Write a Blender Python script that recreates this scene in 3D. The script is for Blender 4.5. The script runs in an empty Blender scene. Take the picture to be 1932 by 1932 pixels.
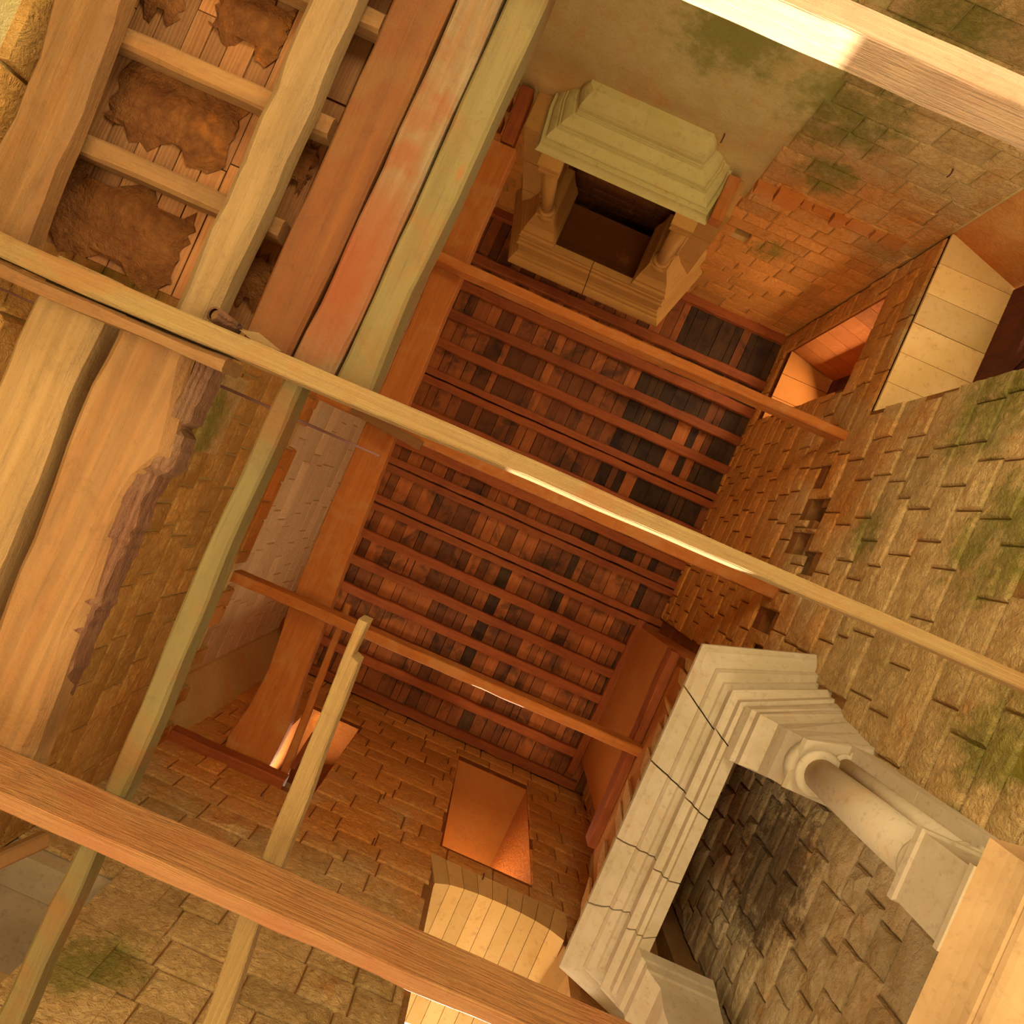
import bpy, math, random
from mathutils import Vector, Matrix, noise

# ------------------------------------------------------------------ set-up
CZ = 1.6                      # eye height above the ground; Z below is height above the eye
F = 1288.0                    # focal length in px (16 mm on a 24 mm square)
TH = math.radians(24.0)
CT, ST = math.cos(TH), math.sin(TH)
XR, XL, YB, YF, ZC = 3.17, -2.60, -4.75, 4.05, 12.0   # right / left / back / front wall faces, ceiling

sc = bpy.context.scene
col = sc.collection
cam_d = bpy.data.cameras.new('camera'); cam_d.lens = 16; cam_d.sensor_width = 24; cam_d.clip_start = 0.05
cam = bpy.data.objects.new('camera', cam_d); col.objects.link(cam)
cam.matrix_world = Matrix(((CT, -ST, 0, 0), (-ST, -CT, 0, 0), (0, 0, -1, CZ), (0, 0, 0, 1)))
sc.camera = cam
sc.view_settings.view_transform = 'Standard'; sc.view_settings.look = 'None'
sc.view_settings.gamma = 1; sc.view_settings.use_curve_mapping = False
sc.view_settings.exposure = 0.45

world = bpy.data.worlds.new('sky'); sc.world = world; world.use_nodes = True
bg = world.node_tree.nodes['Background']
bg.inputs[0].default_value = (1.0, 0.93, 0.80, 1); bg.inputs[1].default_value = 1.8

def lamp(name, kind, loc, aim, energy, colr, size=None, size_y=None):
    d = bpy.data.lights.new(name, kind); d.energy = energy; d.color = colr
    if kind == 'AREA':
        d.shape = 'RECTANGLE'; d.size = size; d.size_y = size_y or size
    o = bpy.data.objects.new(name, d); col.objects.link(o)
    o.location = Vector(loc) + Vector((0, 0, CZ))
    o.rotation_euler = Vector(aim).to_track_quat('-Z', 'Y').to_euler()
    return o
sun = lamp('sun', 'SUN', (3, 14, 9), (-0.225, -1.0, -0.47), 16.0, (1.0, 0.88, 0.70)); sun.data.angle = 0.009
# four fill lamps added at unseen ground floor openings; window and niche lamps follow
lamp('fill_low_front', 'AREA', (0.3, 3.9, -0.35), (-0.15, -0.9, 1.0), 130, (1.0, 0.92, 0.64), 2.6, 2.0)
lamp('fill_low_back', 'AREA', (0.2, -4.6, -0.35), (0.1, 0.9, 1.0), 270, (1.0, 0.92, 0.64), 2.6, 2.0)
lamp('fill_low_right', 'AREA', (3.0, -0.4, -0.35), (-1.0, 0.0, 1.0), 115, (1.0, 0.90, 0.62), 2.6, 2.0)
lamp('fill_low_left', 'AREA', (-2.45, 0.5, -0.35), (1.0, 0.1, 1.1), 125, (1.0, 0.90, 0.62), 2.6, 2.0)
lamp('daylight_arched_window', 'AREA', (1.63, 5.5, 5.4), (-0.1, -1.0, 0.25), 22, (1.0, 0.88, 0.62), 1.4, 2.6)
lamp('daylight_front_niche', 'AREA', (1.45, 4.95, 9.0), (-0.1, -1.0, 0.3), 42, (1.0, 0.80, 0.52), 0.7, 1.1)
lamp('fill_corner_window', 'AREA', (3.95, -3.6, 6.0), (-1.0, 0.35, 0.3), 24, (1.0, 0.85, 0.6), 0.9, 1.6)  # fill lamp added inside the corner window, before its closed shutter

lamp('daylight_pale_niche', 'AREA', (-1.2, 4.7, 9.3), (-0.4, -1.0, 0.1), 60, (1.0, 0.88, 0.6), 0.5, 1.6)
lamp('fill_upper_window', 'AREA', (3.9, -3.8, 9.9), (-1.0, 0.7, 0.0), 85, (1.0, 0.85, 0.6), 0.8, 2.2)  # added fill in front of the closed shutter, aimed at the left wall
# ------------------------------------------------------------------ helpers
def V(x, y, z): return Vector((x, y, z + CZ))
def ab(px, py):
    dx, dy = px - 966, py - 966
    return CT*dx + ST*dy, -ST*dx + CT*dy
def at(px, py, Z):
    a, b = ab(px, py); return (a*Z/F, b*Z/F, Z)
def on_right(px, py, X=XR):
    a, b = ab(px, py); Z = X*F/a; return (X, b*Z/F, Z)
def on_back(px, py, Y=YB):
    a, b = ab(px, py); Z = Y*F/b; return (a*Z/F, Y, Z)
on_front = lambda px, py: on_back(px, py, YF)
on_left = lambda px, py: on_right(px, py, XL)
def nz(x, y=0.0, z=0.0): return noise.noise(Vector((x, y, z)))

def mk(name, vs, fs, mat=None, parent=None, origin=None, smooth=False, me=None):
    if me is None:
        me = bpy.data.meshes.new(name)
        if origin is not None:
            vs = [Vector(v) - Vector(origin) for v in vs]
        me.from_pydata([tuple(v) for v in vs], [], fs); me.update()
        if mat: me.materials.append(mat)
        if smooth:
            for p in me.polygons: p.use_smooth = True
    o = bpy.data.objects.new(name, me); col.objects.link(o)
    if origin is not None: o.location = origin
    if parent: o.parent = parent
    return o
def tag(o, label=None, cat=None, group=None, kind=None):
    if label: o['label'] = label
    if cat: o['category'] = cat
    if group: o['group'] = group
    if kind: o['kind'] = kind
    return o
def empty(name, loc, rz=0.0):
    o = bpy.data.objects.new(name, None); col.objects.link(o); o.location = loc; o.rotation_euler = (0, 0, rz)
    o.empty_display_size = 0.2
    return o
class MB:
    def __init__(s): s.v = []; s.f = []
    def box(s, x0, x1, y0, y1, z0, z1):
        n = len(s.v)
        s.v += [(x0,y0,z0),(x1,y0,z0),(x1,y1,z0),(x0,y1,z0),(x0,y0,z1),(x1,y0,z1),(x1,y1,z1),(x0,y1,z1)]
        s.f += [tuple(n+i for i in q) for q in ((0,3,2,1),(4,5,6,7),(0,1,5,4),(1,2,6,5),(2,3,7,6),(3,0,4,7))]
        return s
    def hexa(s, p):      # eight points ordered as in box
        n = len(s.v); s.v += [tuple(q) for q in p]
        s.f += [tuple(n+i for i in q) for q in ((0,3,2,1),(4,5,6,7),(0,1,5,4),(1,2,6,5),(2,3,7,6),(3,0,4,7))]
        return s
    def loft(s, rings, closed=True, caps=True):
        n = len(s.v); k = len(rings[0])
        for r in rings: s.v += [tuple(q) for q in r]
        for i in range(len(rings)-1):
            for j in range(k if closed else k-1):
                a = n+i*k+j; b = n+i*k+(j+1) % k
                s.f.append((a, b, b+k, a+k))
        if caps:
            s.f.append(tuple(n+j for j in reversed(range(k))))
            s.f.append(tuple(n+(len(rings)-1)*k+j for j in range(k)))
        return s
    def lathe(s, prof, cx=0, cy=0, n=20, a0=0.0, a1=2*math.pi):
        rings = []
        for z, r in prof:
            rings.append([(cx+r*math.cos(a0+(a1-a0)*i/n), cy+r*math.sin(a0+(a1-a0)*i/n), z) for i in range(n)])
        return s.loft(rings)
    def up(s):           # lift by eye height
        s.v = [(x, y, z+CZ) for x, y, z in s.v]; return s
    def out(s, name, mat, parent=None, origin=None, smooth=False):
        return mk(name, s.v, s.f, mat, parent, origin, smooth)

# ------------------------------------------------------------------ materials
def newmat(name):
    m = bpy.data.materials.new(name); m.use_nodes = True
    nt = m.node_tree; b = nt.nodes['Principled BSDF']
    return m, nt, b
def N(nt, t, **kw):
    n = nt.nodes.new(t)
    for k, v in kw.items():
        if k.startswith('i_'):
            key = k[2:]; key = int(key) if key.isdigit() else key.replace('_', ' ')
            n.inputs[key].default_value = v
        else: setattr(n, k, v)
    return n
def L(nt, a, b): nt.links.new(a, b)
def mixc(nt, fac, a, b, blend='MIX'):
    m = N(nt, 'ShaderNodeMix', data_type='RGBA', blend_type=blend)
    for inp, v in ((m.inputs[0], fac), (m.inputs[6], a), (m.inputs[7], b)):
        if hasattr(v, 'is_output'): L(nt, v, inp)
        elif isinstance(v, (tuple, list)): inp.default_value = (*v[:3], 1)
        else: inp.default_value = v
    return m.outputs[2]
def ramp(nt, src, lo, hi, a=0.0, b=1.0):
    m = N(nt, 'ShaderNodeMapRange', interpolation_type='SMOOTHSTEP'); L(nt, src, m.inputs[0])
    for i, v in enumerate((lo, hi, a, b)): m.inputs[i+1].default_value = v
    return m.outputs[0]
def mth(nt, op, a, b=None, c=None):
    m = N(nt, 'ShaderNodeMath', operation=op)
    for i, v in enumerate((a, b, c)):
        if v is None: continue
        if hasattr(v, 'is_output'): L(nt, v, m.inputs[i])
        else: m.inputs[i].default_value = v
    return m.outputs[0]
def nztex(nt, vec, scale, detail=4, rough=0.6, dist=0.0):
    n = N(nt, 'ShaderNodeTexNoise', i_Scale=scale, i_Detail=detail, i_Roughness=rough, i_Distortion=dist)
    L(nt, vec, n.inputs['Vector']); return n.outputs[0]

BLOBS = [(on_right(1905, 1010), 0.75), (on_right(1890, 1400), 0.55), (on_right(1880, 770), 0.75), (on_right(1640, 1010), 0.35),
         (on_right(1800, 1560), 0.2), (on_back(1600, 210), 0.85), (on_back(1380, 60), 0.9), (on_back(1560, 330), 0.5),
         (on_back(1450, 470), 0.4), (on_left(370, 790), 0.55), (on_left(210, 620), 0.6), (on_front(170, 1830), 0.5),
         (on_back(1780, 60), 0.7)]
def stone_mat(name, c1, c2, upper, rough_bump=0.5, scale=1.0, stain=1.0, moss=True, pieces=True, soot=None):
    m, nt, b = newmat(name)
    geo = N(nt, 'ShaderNodeNewGeometry'); pos = geo.outputs['Position']
    oi = N(nt, 'ShaderNodeObjectInfo')
    big = nztex(nt, pos, 0.9*scale, 3); mid = nztex(nt, pos, 4*scale, 5, 0.65); fine = nztex(nt, pos, 28*scale, 5, 0.7)
    c = mixc(nt, ramp(nt, mid, 0.35, 0.65), c1, c2)
    sep = N(nt, 'ShaderNodeSeparateXYZ'); L(nt, pos, sep.inputs[0])
    h = mth(nt, 'ADD', mth(nt, 'MULTIPLY', mth(nt, 'SUBTRACT', big, 0.5), 7.0), sep.outputs[2])
    c = mixc(nt, mth(nt, 'MULTIPLY', ramp(nt, h, 6.0+CZ, 9.2+CZ), 0.88*stain), c, upper)   # blends to the upper colour with height
    if pieces:
        r = oi.outputs['Random']
        c = mixc(nt, 1.0, c, mixc(nt, r, (0.80, 0.78, 0.74), (1.10, 1.06, 1.04)), 'MULTIPLY')
    st = nztex(nt, pos, 1.7, 4, 0.7, 0.6)
    c = mixc(nt, mth(nt, 'MULTIPLY', ramp(nt, st, 0.56, 0.72), 0.5*stain), c, (0.56, 0.175, 0.02))
    c = mixc(nt, mth(nt, 'MULTIPLY', ramp(nt, fine, 0.52, 0.72), 0.30), c, (0.20, 0.09, 0.03))
    if moss:
        tot = None
        for (x, y, z), rad in BLOBS:
            d = N(nt, 'ShaderNodeVectorMath', operation='DISTANCE'); L(nt, pos, d.inputs[0]); d.inputs[1].default_value = (x, y, z+CZ)
            f = ramp(nt, d.outputs['Value'], rad*1.25, rad*0.25)
            tot = f if tot is None else mth(nt, 'MAXIMUM', tot, f)
        mn = nztex(nt, pos, 3.2, 6, 0.75)
        f = ramp(nt, mth(nt, 'ADD', mth(nt, 'MULTIPLY', tot, 0.42), mn), 0.66, 0.98)
        c = mixc(nt, mth(nt, 'MULTIPLY', f, 0.72), c, (0.17, 0.17, 0.012))
    if soot:
        (x, y, z), rad = soot
        d = N(nt, 'ShaderNodeVectorMath', operation='DISTANCE'); L(nt, pos, d.inputs[0]); d.inputs[1].default_value = (x, y, z+CZ)
        f = ramp(nt, mth(nt, 'ADD', mth(nt, 'DIVIDE', d.outputs['Value'], rad), mth(nt, 'MULTIPLY', mth(nt, 'SUBTRACT', nztex(nt, pos, 5, 6, 0.8), 0.5), 3.0)), 1.1, 0.5)
        c = mixc(nt, mth(nt, 'MULTIPLY', f, 0.7), c, (0.06, 0.018, 0.006))
    L(nt, c, b.inputs['Base Color']); b.inputs['Roughness'].default_value = 0.9; b.inputs['Specular IOR Level'].default_value = 0.15
    bp = N(nt, 'ShaderNodeBump', i_Strength=rough_bump, i_Distance=0.06)
    L(nt, mth(nt, 'ADD', mth(nt, 'MULTIPLY', nztex(nt, pos, 14*scale, 5, 0.7, 1.0), 1.0), mth(nt, 'MULTIPLY', fine, 0.5)), bp.inputs['Height'])
    L(nt, bp.outputs[0], b.inputs['Normal'])
    return m
def wood_mat(name, c1, c2, stain=(0.36, 0.09, 0.012), stain_amt=0.6, grain=1.0, bump=0.35, patch=0.5, tone=0.6, ws=2.6, wd=9.0, wa=0.42, blob=None):
    k_ = tone
    c1, c2, stain = [tuple(q*k_ for q in c) for c in (c1, c2, stain)]
    m, nt, b = newmat(name)
    tc = N(nt, 'ShaderNodeTexCoord'); geo = N(nt, 'ShaderNodeNewGeometry'); oi = N(nt, 'ShaderNodeObjectInfo')
    mp = N(nt, 'ShaderNodeMapping'); mp.inputs['Scale'].default_value = (0.55, 9*grain, 9*grain)
    off = N(nt, 'ShaderNodeVectorMath', operation='ADD'); L(nt, tc.outputs['Object'], off.inputs[0])
    cmb = N(nt, 'ShaderNodeCombineXYZ'); L(nt, mth(nt, 'MULTIPLY', oi.outputs['Random'], 9.0), cmb.inputs[0]); L(nt, cmb.outputs[0], off.inputs[1])
    L(nt, off.outputs[0], mp.inputs['Vector'])
    g = nztex(nt, mp.outputs[0], 1.6, 3, 0.55, 1.4)
    mf = N(nt, 'ShaderNodeMapping'); mf.inputs['Scale'].default_value = (3.0, 70, 70); L(nt, off.outputs[0], mf.inputs['Vector'])
    fib = nztex(nt, mf.outputs[0], 1.0, 4, 0.7, 0.3)
    dirt = nztex(nt, geo.outputs['Position'], 9.0, 6, 0.75, 0.4)
    wv = N(nt, 'ShaderNodeTexWave', wave_type='BANDS', bands_direction='Y', i_Scale=ws, i_Distortion=wd, i_Detail=3.0, i_Detail_Scale=0.8)
    L(nt, mp.outputs[0], wv.inputs['Vector'])
    c = mixc(nt, ramp(nt, g, 0.3, 0.7), c1, c2)
    c = mixc(nt, mth(nt, 'MULTIPLY', ramp(nt, wv.outputs[1], 0.25, 0.95), wa), c, [q*0.55 for q in c1])
    c = mixc(nt, mth(nt, 'MULTIPLY', ramp(nt, fib, 0.50, 0.75), 0.45), c, [q*0.45 for q in c1])
    c = mixc(nt, mth(nt, 'MULTIPLY', ramp(nt, dirt, 0.52, 0.72), 0.35), c, [q*0.5 for q in c2])
    pn = nztex(nt, geo.outputs['Position'], 2.2, 4, 0.65, 0.5)
    c = mixc(nt, mth(nt, 'MULTIPLY', ramp(nt, pn, 0.48, 0.68), stain_amt), c, stain)
    if blob:
        for (bx, by, bz), rad in blob:
            d = N(nt, 'ShaderNodeVectorMath', operation='DISTANCE'); L(nt, geo.outputs['Position'], d.inputs[0]); d.inputs[1].default_value = (bx, by, bz+CZ)
            f = ramp(nt, mth(nt, 'ADD', mth(nt, 'DIVIDE', d.outputs['Value'], rad), mth(nt, 'MULTIPLY', mth(nt, 'SUBTRACT', pn, 0.5), 4.0)), 1.4, 0.4)
            c = mixc(nt, mth(nt, 'MULTIPLY', f, 0.62), c, stain)
    kn = N(nt, 'ShaderNodeTexVoronoi', feature='F1', i_Scale=2.1); mk2 = N(nt, 'ShaderNodeMapping'); mk2.inputs['Scale'].default_value = (0.8, 2.0, 2.0)
    L(nt, off.outputs[0], mk2.inputs['Vector']); L(nt, mk2.outputs[0], kn.inputs['Vector'])
    c = mixc(nt, mth(nt, 'MULTIPLY', ramp(nt, kn.outputs['Distance'], 0.10, 0.03), 0.65), c, (0.20, 0.045, 0.008))
    fine = nztex(nt, geo.outputs['Position'], 45, 4, 0.7)
    c = mixc(nt, mth(nt, 'MULTIPLY', ramp(nt, fine, 0.60, 0.75), 0.30), c, (0.10, 0.04, 0.012))
    c = mixc(nt, 1.0, c, mixc(nt, oi.outputs['Random'], (1-patch*0.35,)*3, (1.08, 1.05, 1.02)), 'MULTIPLY')
    L(nt, c, b.inputs['Base Color']); b.inputs['Roughness'].default_value = 0.75; b.inputs['Specular IOR Level'].default_value = 0.25
    bp = N(nt, 'ShaderNodeBump', i_Strength=bump, i_Distance=0.01)
    L(nt, mth(nt, 'ADD', mth(nt, 'MULTIPLY', wv.outputs[1], 0.4), mth(nt, 'ADD', fib, fine)), bp.inputs['Height']); L(nt, bp.outputs[0], b.inputs['Normal'])
    return m

M = {}
M['stone'] = stone_mat('buff_stone', (0.64, 0.40, 0.14), (0.76, 0.50, 0.20), (0.82, 0.29, 0.04), 1.0)
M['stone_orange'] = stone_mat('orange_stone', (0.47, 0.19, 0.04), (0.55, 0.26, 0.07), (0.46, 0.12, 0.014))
M['mortar'] = stone_mat('mortar', (0.26, 0.12, 0.03), (0.33, 0.16, 0.05), (0.22, 0.055, 0.008), pieces=False)
M['render'] = stone_mat('plaster_wall', (0.50, 0.38, 0.13), (0.56, 0.43, 0.17), (0.50, 0.20, 0.035), 0.45, pieces=False, stain=0.7)
M['stone_left'] = stone_mat('ochre_stone', (0.58, 0.29, 0.065), (0.68, 0.37, 0.10), (0.66, 0.20, 0.025), 1.0, stain=1.2)
M['stucco'] = stone_mat('pale_stucco_stone', (0.78, 0.50, 0.26), (0.84, 0.58, 0.32), (0.74, 0.40, 0.16), 0.8, stain=0.6, moss=False)
M['hearth_stone'] = stone_mat('tan_hearth_stone', (0.46, 0.27, 0.11), (0.52, 0.32, 0.14), (0.46, 0.27, 0.1), 0.1, 0.6, stain=0.4, moss=False, pieces=False)
M['soot'] = stone_mat('sooty_stone', (0.50, 0.34, 0.15), (0.62, 0.46, 0.25), (0.36, 0.09, 0.02), 0.7, moss=False, soot=(on_right(1470, 1650, 3.5), 0.75))
M['hearthback'] = stone_mat('burnt_stone', (0.26, 0.10, 0.03), (0.17, 0.06, 0.015), (0.20, 0.06, 0.012), 0.6, moss=False)
M['carved'] = stone_mat('carved_limestone', (0.46, 0.35, 0.20), (0.52, 0.40, 0.25), (0.40, 0.29, 0.12), 0.08, 0.6, stain=0.35, moss=False, pieces=False)
M['carved_up'] = stone_mat('carved_limestone_ochre', (0.40, 0.19, 0.04), (0.45, 0.22, 0.05), (0.40, 0.165, 0.032), 0.08, 0.6, stain=0.4, moss=False, pieces=False)
M['carved_pale'] = stone_mat('pale_hearth_stone', (0.46, 0.36, 0.115), (0.50, 0.39, 0.14), (0.46, 0.34, 0.10), 0.06, 0.6, stain=0.35, moss=False, pieces=False)
M['dressed'] = stone_mat('dressed_stone', (0.62, 0.39, 0.13), (0.68, 0.44, 0.17), (0.56, 0.27, 0.07), 0.06, 0.5, stain=0.5)
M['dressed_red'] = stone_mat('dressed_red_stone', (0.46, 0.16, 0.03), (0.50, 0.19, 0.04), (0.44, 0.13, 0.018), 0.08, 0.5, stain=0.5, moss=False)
M['joist'] = wood_mat('red_brown_joist_wood', (0.36, 0.085, 0.012), (0.27, 0.055, 0.008), (0.20, 0.035, 0.006), 0.5, tone=0.95)
M['board'] = wood_mat('ceiling_board_wood', (0.52, 0.15, 0.028), (0.40, 0.10, 0.018), (0.11, 0.04, 0.010), 0.85, 0.7, 0.3, 2.0, tone=0.95)
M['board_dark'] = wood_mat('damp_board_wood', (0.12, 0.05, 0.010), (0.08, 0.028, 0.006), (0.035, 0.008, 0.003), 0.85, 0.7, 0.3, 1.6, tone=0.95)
M['beam_up'] = wood_mat('orange_beam_wood', (0.50, 0.15, 0.020), (0.42, 0.11, 0.012), (0.46, 0.20, 0.05), 0.5, tone=0.95)
M['joist_pale'] = wood_mat('pale_joist_wood', (0.50, 0.30, 0.085), (0.45, 0.24, 0.065), (0.46, 0.13, 0.02), 0.45, 3.5, 0.6, tone=0.52)
M['joist_orange'] = wood_mat('orange_joist_wood', (0.50, 0.22, 0.06), (0.44, 0.17, 0.045), (0.40, 0.12, 0.03), 0.5, 3.0, 0.6, tone=0.6)
M['log'] = wood_mat('hewn_log_wood', (0.52, 0.25, 0.07), (0.46, 0.19, 0.045), (0.50, 0.24, 0.07), 0.5, 0.45, 0.5, ws=1.0, wd=15.0, wa=0.34, tone=0.5)
M['log_pale'] = wood_mat('pale_hewn_log_wood', (0.58, 0.33, 0.11), (0.50, 0.27, 0.08), (0.50, 0.26, 0.08), 0.5, 0.5, 0.5, ws=0.8, wd=13.0, wa=0.28, tone=0.52)
M['bark'] = wood_mat('bark_edge', (0.26, 0.10, 0.035), (0.20, 0.075, 0.028), (0.30, 0.15, 0.06), 0.6, 0.6, 1.0)
M['stained'] = wood_mat('stained_timber', (0.62, 0.19, 0.016), (0.48, 0.13, 0.010), (0.52, 0.22, 0.035), 0.6, 0.4, 0.5, ws=0.8, wd=14.0, wa=0.3, tone=0.25)
M['redwood'] = wood_mat('red_painted_timber', (0.52, 0.33, 0.13), (0.46, 0.22, 0.06), (0.46, 0.085, 0.006), 0.6, 0.5, 0.5, ws=1.2, wd=12.0, wa=0.25, tone=0.38, blob=[(at(610, 560, 2.66), .28), (at(680, 430, 2.66), .26), (at(765, 290, 2.66), .07)])
M['palewood'] = wood_mat('pale_green_timber', (0.38, 0.26, 0.07), (0.35, 0.22, 0.05), (0.46, 0.15, 0.02), 0.55, 0.5, 0.4, ws=0.8, wd=14.0, wa=0.18, tone=0.36)
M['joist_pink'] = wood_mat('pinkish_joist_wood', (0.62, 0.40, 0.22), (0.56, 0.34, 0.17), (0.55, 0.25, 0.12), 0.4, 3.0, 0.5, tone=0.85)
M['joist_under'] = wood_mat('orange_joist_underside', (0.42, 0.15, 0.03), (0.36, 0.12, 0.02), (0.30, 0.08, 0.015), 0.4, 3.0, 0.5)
M['plank'] = wood_mat('platform_plank_wood', (0.48, 0.20, 0.055), (0.40, 0.145, 0.035), (0.28, 0.09, 0.02), 0.5, 0.8, 0.3, 1.4, tone=0.8)
M['mud'] = stone_mat('dried_mud', (0.22, 0.075, 0.014), (0.15, 0.045, 0.008), (0.2, 0.06, 0.01), 0.9, 1.5, moss=False, pieces=False)
M['shutter'] = wood_mat('dark_shutter_wood', (0.14, 0.03, 0.008), (0.10, 0.02, 0.006), (0.06, 0.012, 0.004), 0.5, tone=0.95)
mi, nt, b = newmat('rusty_iron'); b.inputs['Base Color'].default_value = (0.09, 0.025, 0.01, 1); b.inputs['Roughness'].default_value = 0.8; M['iron'] = mi
M['earth'] = stone_mat('ground_earth', (0.48, 0.30, 0.12), (0.40, 0.24, 0.09), (0.4, 0.2, 0.1), 0.5, moss=False, pieces=False)

# ------------------------------------------------------------------ beams
def beam(name, axis, stations, zb, zt, mat, label=None, cat='beam', group=None, parent=None, px=True, jit=0.004,
         cham=0.012, seg=0.12, wane=0.0, seed=0, zslope=None, top_level=True):
    """axis 'A' (world X) or 'B' (world Y); stations (along, lo, hi) in plan px at the underside height, or metres"""
    k = zb/F if px else 1.0
    S = sorted([(a*k, lo*k, hi*k) for a, lo, hi in stations])
    n = max(4, int((S[-1][0]-S[0][0])/seg))
    n = min(n, 70)
    rings = []
    mid = (S[0][0]+S[-1][0])/2; cw = sum((s[1]+s[2])/2 for s in S)/len(S)
    def interp(t):
        for i in range(len(S)-1):
            if t <= S[i+1][0] or i == len(S)-2:
                u = (t-S[i][0])/max(1e-6, S[i+1][0]-S[i][0]); u = min(1, max(0, u))
                return S[i][1]*(1-u)+S[i+1][1]*u, S[i][2]*(1-u)+S[i+1][2]*u
    for t in sorted({S[0][0]+(S[-1][0]-S[0][0])*i/n for i in range(n+1)} | {q[0] for q in S}):
        lo, hi = interp(t)
        sd = seed*7.3
        lo += jit*2*nz(t*3, sd, 1)+wane*nz(t*1.7, sd, 2); hi += jit*2*nz(t*3, sd, 3)+wane*nz(t*1.9, sd, 4)
        z0 = zb+jit*nz(t*3, sd, 5); z1 = zt+jit*nz(t*3, sd, 6)
        if zslope: z0 += zslope*(t-S[0][0]); z1 += zslope*(t-S[0][0])
        c = min(cham, (hi-lo)*0.3, (z1-z0)*0.3)
        cc = [c*(1+0.7*nz(t*5, sd, 10+q)) for q in range(4)]
        sec = [(lo+cc[0], z0), (hi-cc[1], z0), (hi, z0+cc[1]), (hi, z1-c), (hi-c, z1), (lo+c, z1), (lo, z1-c), (lo, z0+cc[0])]
        # local: x along, y across (for B, local y -> world -X)
        if axis == 'A': rings.append([(t-mid, s-cw, z-zb) for s, z in sec])
        else: rings.append([(t-mid, -(s-cw), z-zb) for s, z in sec])
    m = MB().loft(rings)
    if axis == 'A': m.f = [tuple(reversed(f)) for f in m.f]
    o = mk(name, m.v, m.f, mat, parent)
    if axis == 'A': o.location = (mid, cw, zb+CZ)
    else: o.location = (cw, mid, zb+CZ); o.rotation_euler = (0, 0, math.pi/2)
    if parent: o.location = Vector(o.location) - parent.location
    elif label: tag(o, label, cat, group)
    return o
def bar(name, p0, p1, w, h, mat, label=None, cat=None, group=None, parent=None, n=10, jit=0.003):
    """straight stick between two points (rel. to the eye), rectangular"""
    p0 = V(*p0); p1 = V(*p1); d = p1-p0; ln = d.length
    rings = []
    for i in range(n+1):
        t = -ln/2+ln*i/n; q = jit*nz(t*4, p0.x*9, p0.y*5); y, z = w/2+q, h/2+q; c = min(w, h)*0.15
        rings.append([(t, -y+c, -z), (t, y-c, -z), (t, y, -z+c), (t, y, z-c), (t, y-c, z), (t, -y+c, z), (t, -y, z-c), (t, -y, -z+c)])
    m = MB().loft(rings); m.f = [tuple(reversed(f)) for f in m.f]
    o = mk(name, m.v, m.f, mat, parent)
    o.location = (p0+p1)/2 - (parent.location if parent else Vector((0, 0, 0))); o.rotation_mode = 'QUATERNION'; o.rotation_quaternion = d.to_track_quat('X', 'Z')
    if label: tag(o, label, cat, group)
    return o

# ------------------------------------------------------------------ walls with openings, dressed in stones
def wall_cells(u0, u1, z0, z1, holes):
    us = sorted({u0, u1, *[h[0] for h in holes], *[h[1] for h in holes]}); zs = sorted({z0, z1, *[h[2] for h in holes], *[h[3] for h in holes]})
    us = [u for u in us if u0 <= u <= u1]; zs = [z for z in zs if z0 <= z <= z1]
    for i in range(len(us)-1):
        for j in range(len(zs)-1):
            cu, cz = (us[i]+us[i+1])/2, (zs[j]+zs[j+1])/2
            if any(h[0] < cu < h[1] and h[2] < cz < h[3] for h in holes): continue
            yield us[i], us[i+1], zs[j], zs[j+1]
STONE_CACHE = {}
def stone_mesh(w, h, d, mat, rough):
    kw, kh = max(0.1, round(w*10)/10), max(0.1, round(h*20)/20)
    var = random.randrange(2); key = (kw, kh, mat.name, var)
    if key in STONE_CACHE: return STONE_CACHE[key], kw, kh
    R = random.Random(hash((kw, kh, var)) & 0xffff)
    i = 0.022
    v = []; f = []
    nu, nv = (3, 3)
    # front grid (proud), rim ring, back ring
    g = []
    for a in range(nv+1):
        for c in range(nu+1):
            x = -kw/2+i+(kw-2*i)*c/nu; z = -kh/2+i+(kh-2*i)*a/nv
            edge = a in (0, nv) or c in (0, nu)
            y = 1.0 + (R.uniform(0.0, 0.45) if not edge else R.uniform(-0.10, 0.06))*rough
            x += R.uniform(-.010, .010); z += R.uniform(-.008, .008)
            v.append((x, y, z))
    W = nu+1
    for a in range(nv):
        for c in range(nu):
            p = a*W+c; f.append((p, p+W, p+W+1, p+1))
    rim = [c for c in range(W)] + [a*W+nu for a in range(1, nv+1)] + [nv*W+c for c in range(nu-1, -1, -1)] + [a*W for a in range(nv-1, 0, -1)]
    n0 = len(v)
    for q in rim:
        x, y, z = v[q]
        sx = -kw/2+0.007 if x < -kw/2+i*1.9 else (kw/2-0.007 if x > kw/2-i*1.9 else x)
        sz = -kh/2+0.007 if z < -kh/2+i*1.9 else (kh/2-0.007 if z > kh/2-i*1.9 else z)
        v.append((sx, 0.45, sz))
    n1 = len(v)
    for q in range(len(rim)):
        x, y, z = v[n0+q]; v.append((x, -0.4, z))
    k = len(rim)
    for q in range(k):
        q2 = (q+1) % k
        f.append((rim[q], rim[q2], n0+q2, n0+q)); f.append((n0+q, n0+q2, n1+q2, n1+q))
    me = bpy.data.meshes.new('stone'); me.from_pydata(v, [], f); me.update(); me.materials.append(mat)
    STONE_CACHE[key] = me
    return me, kw, kh

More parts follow.
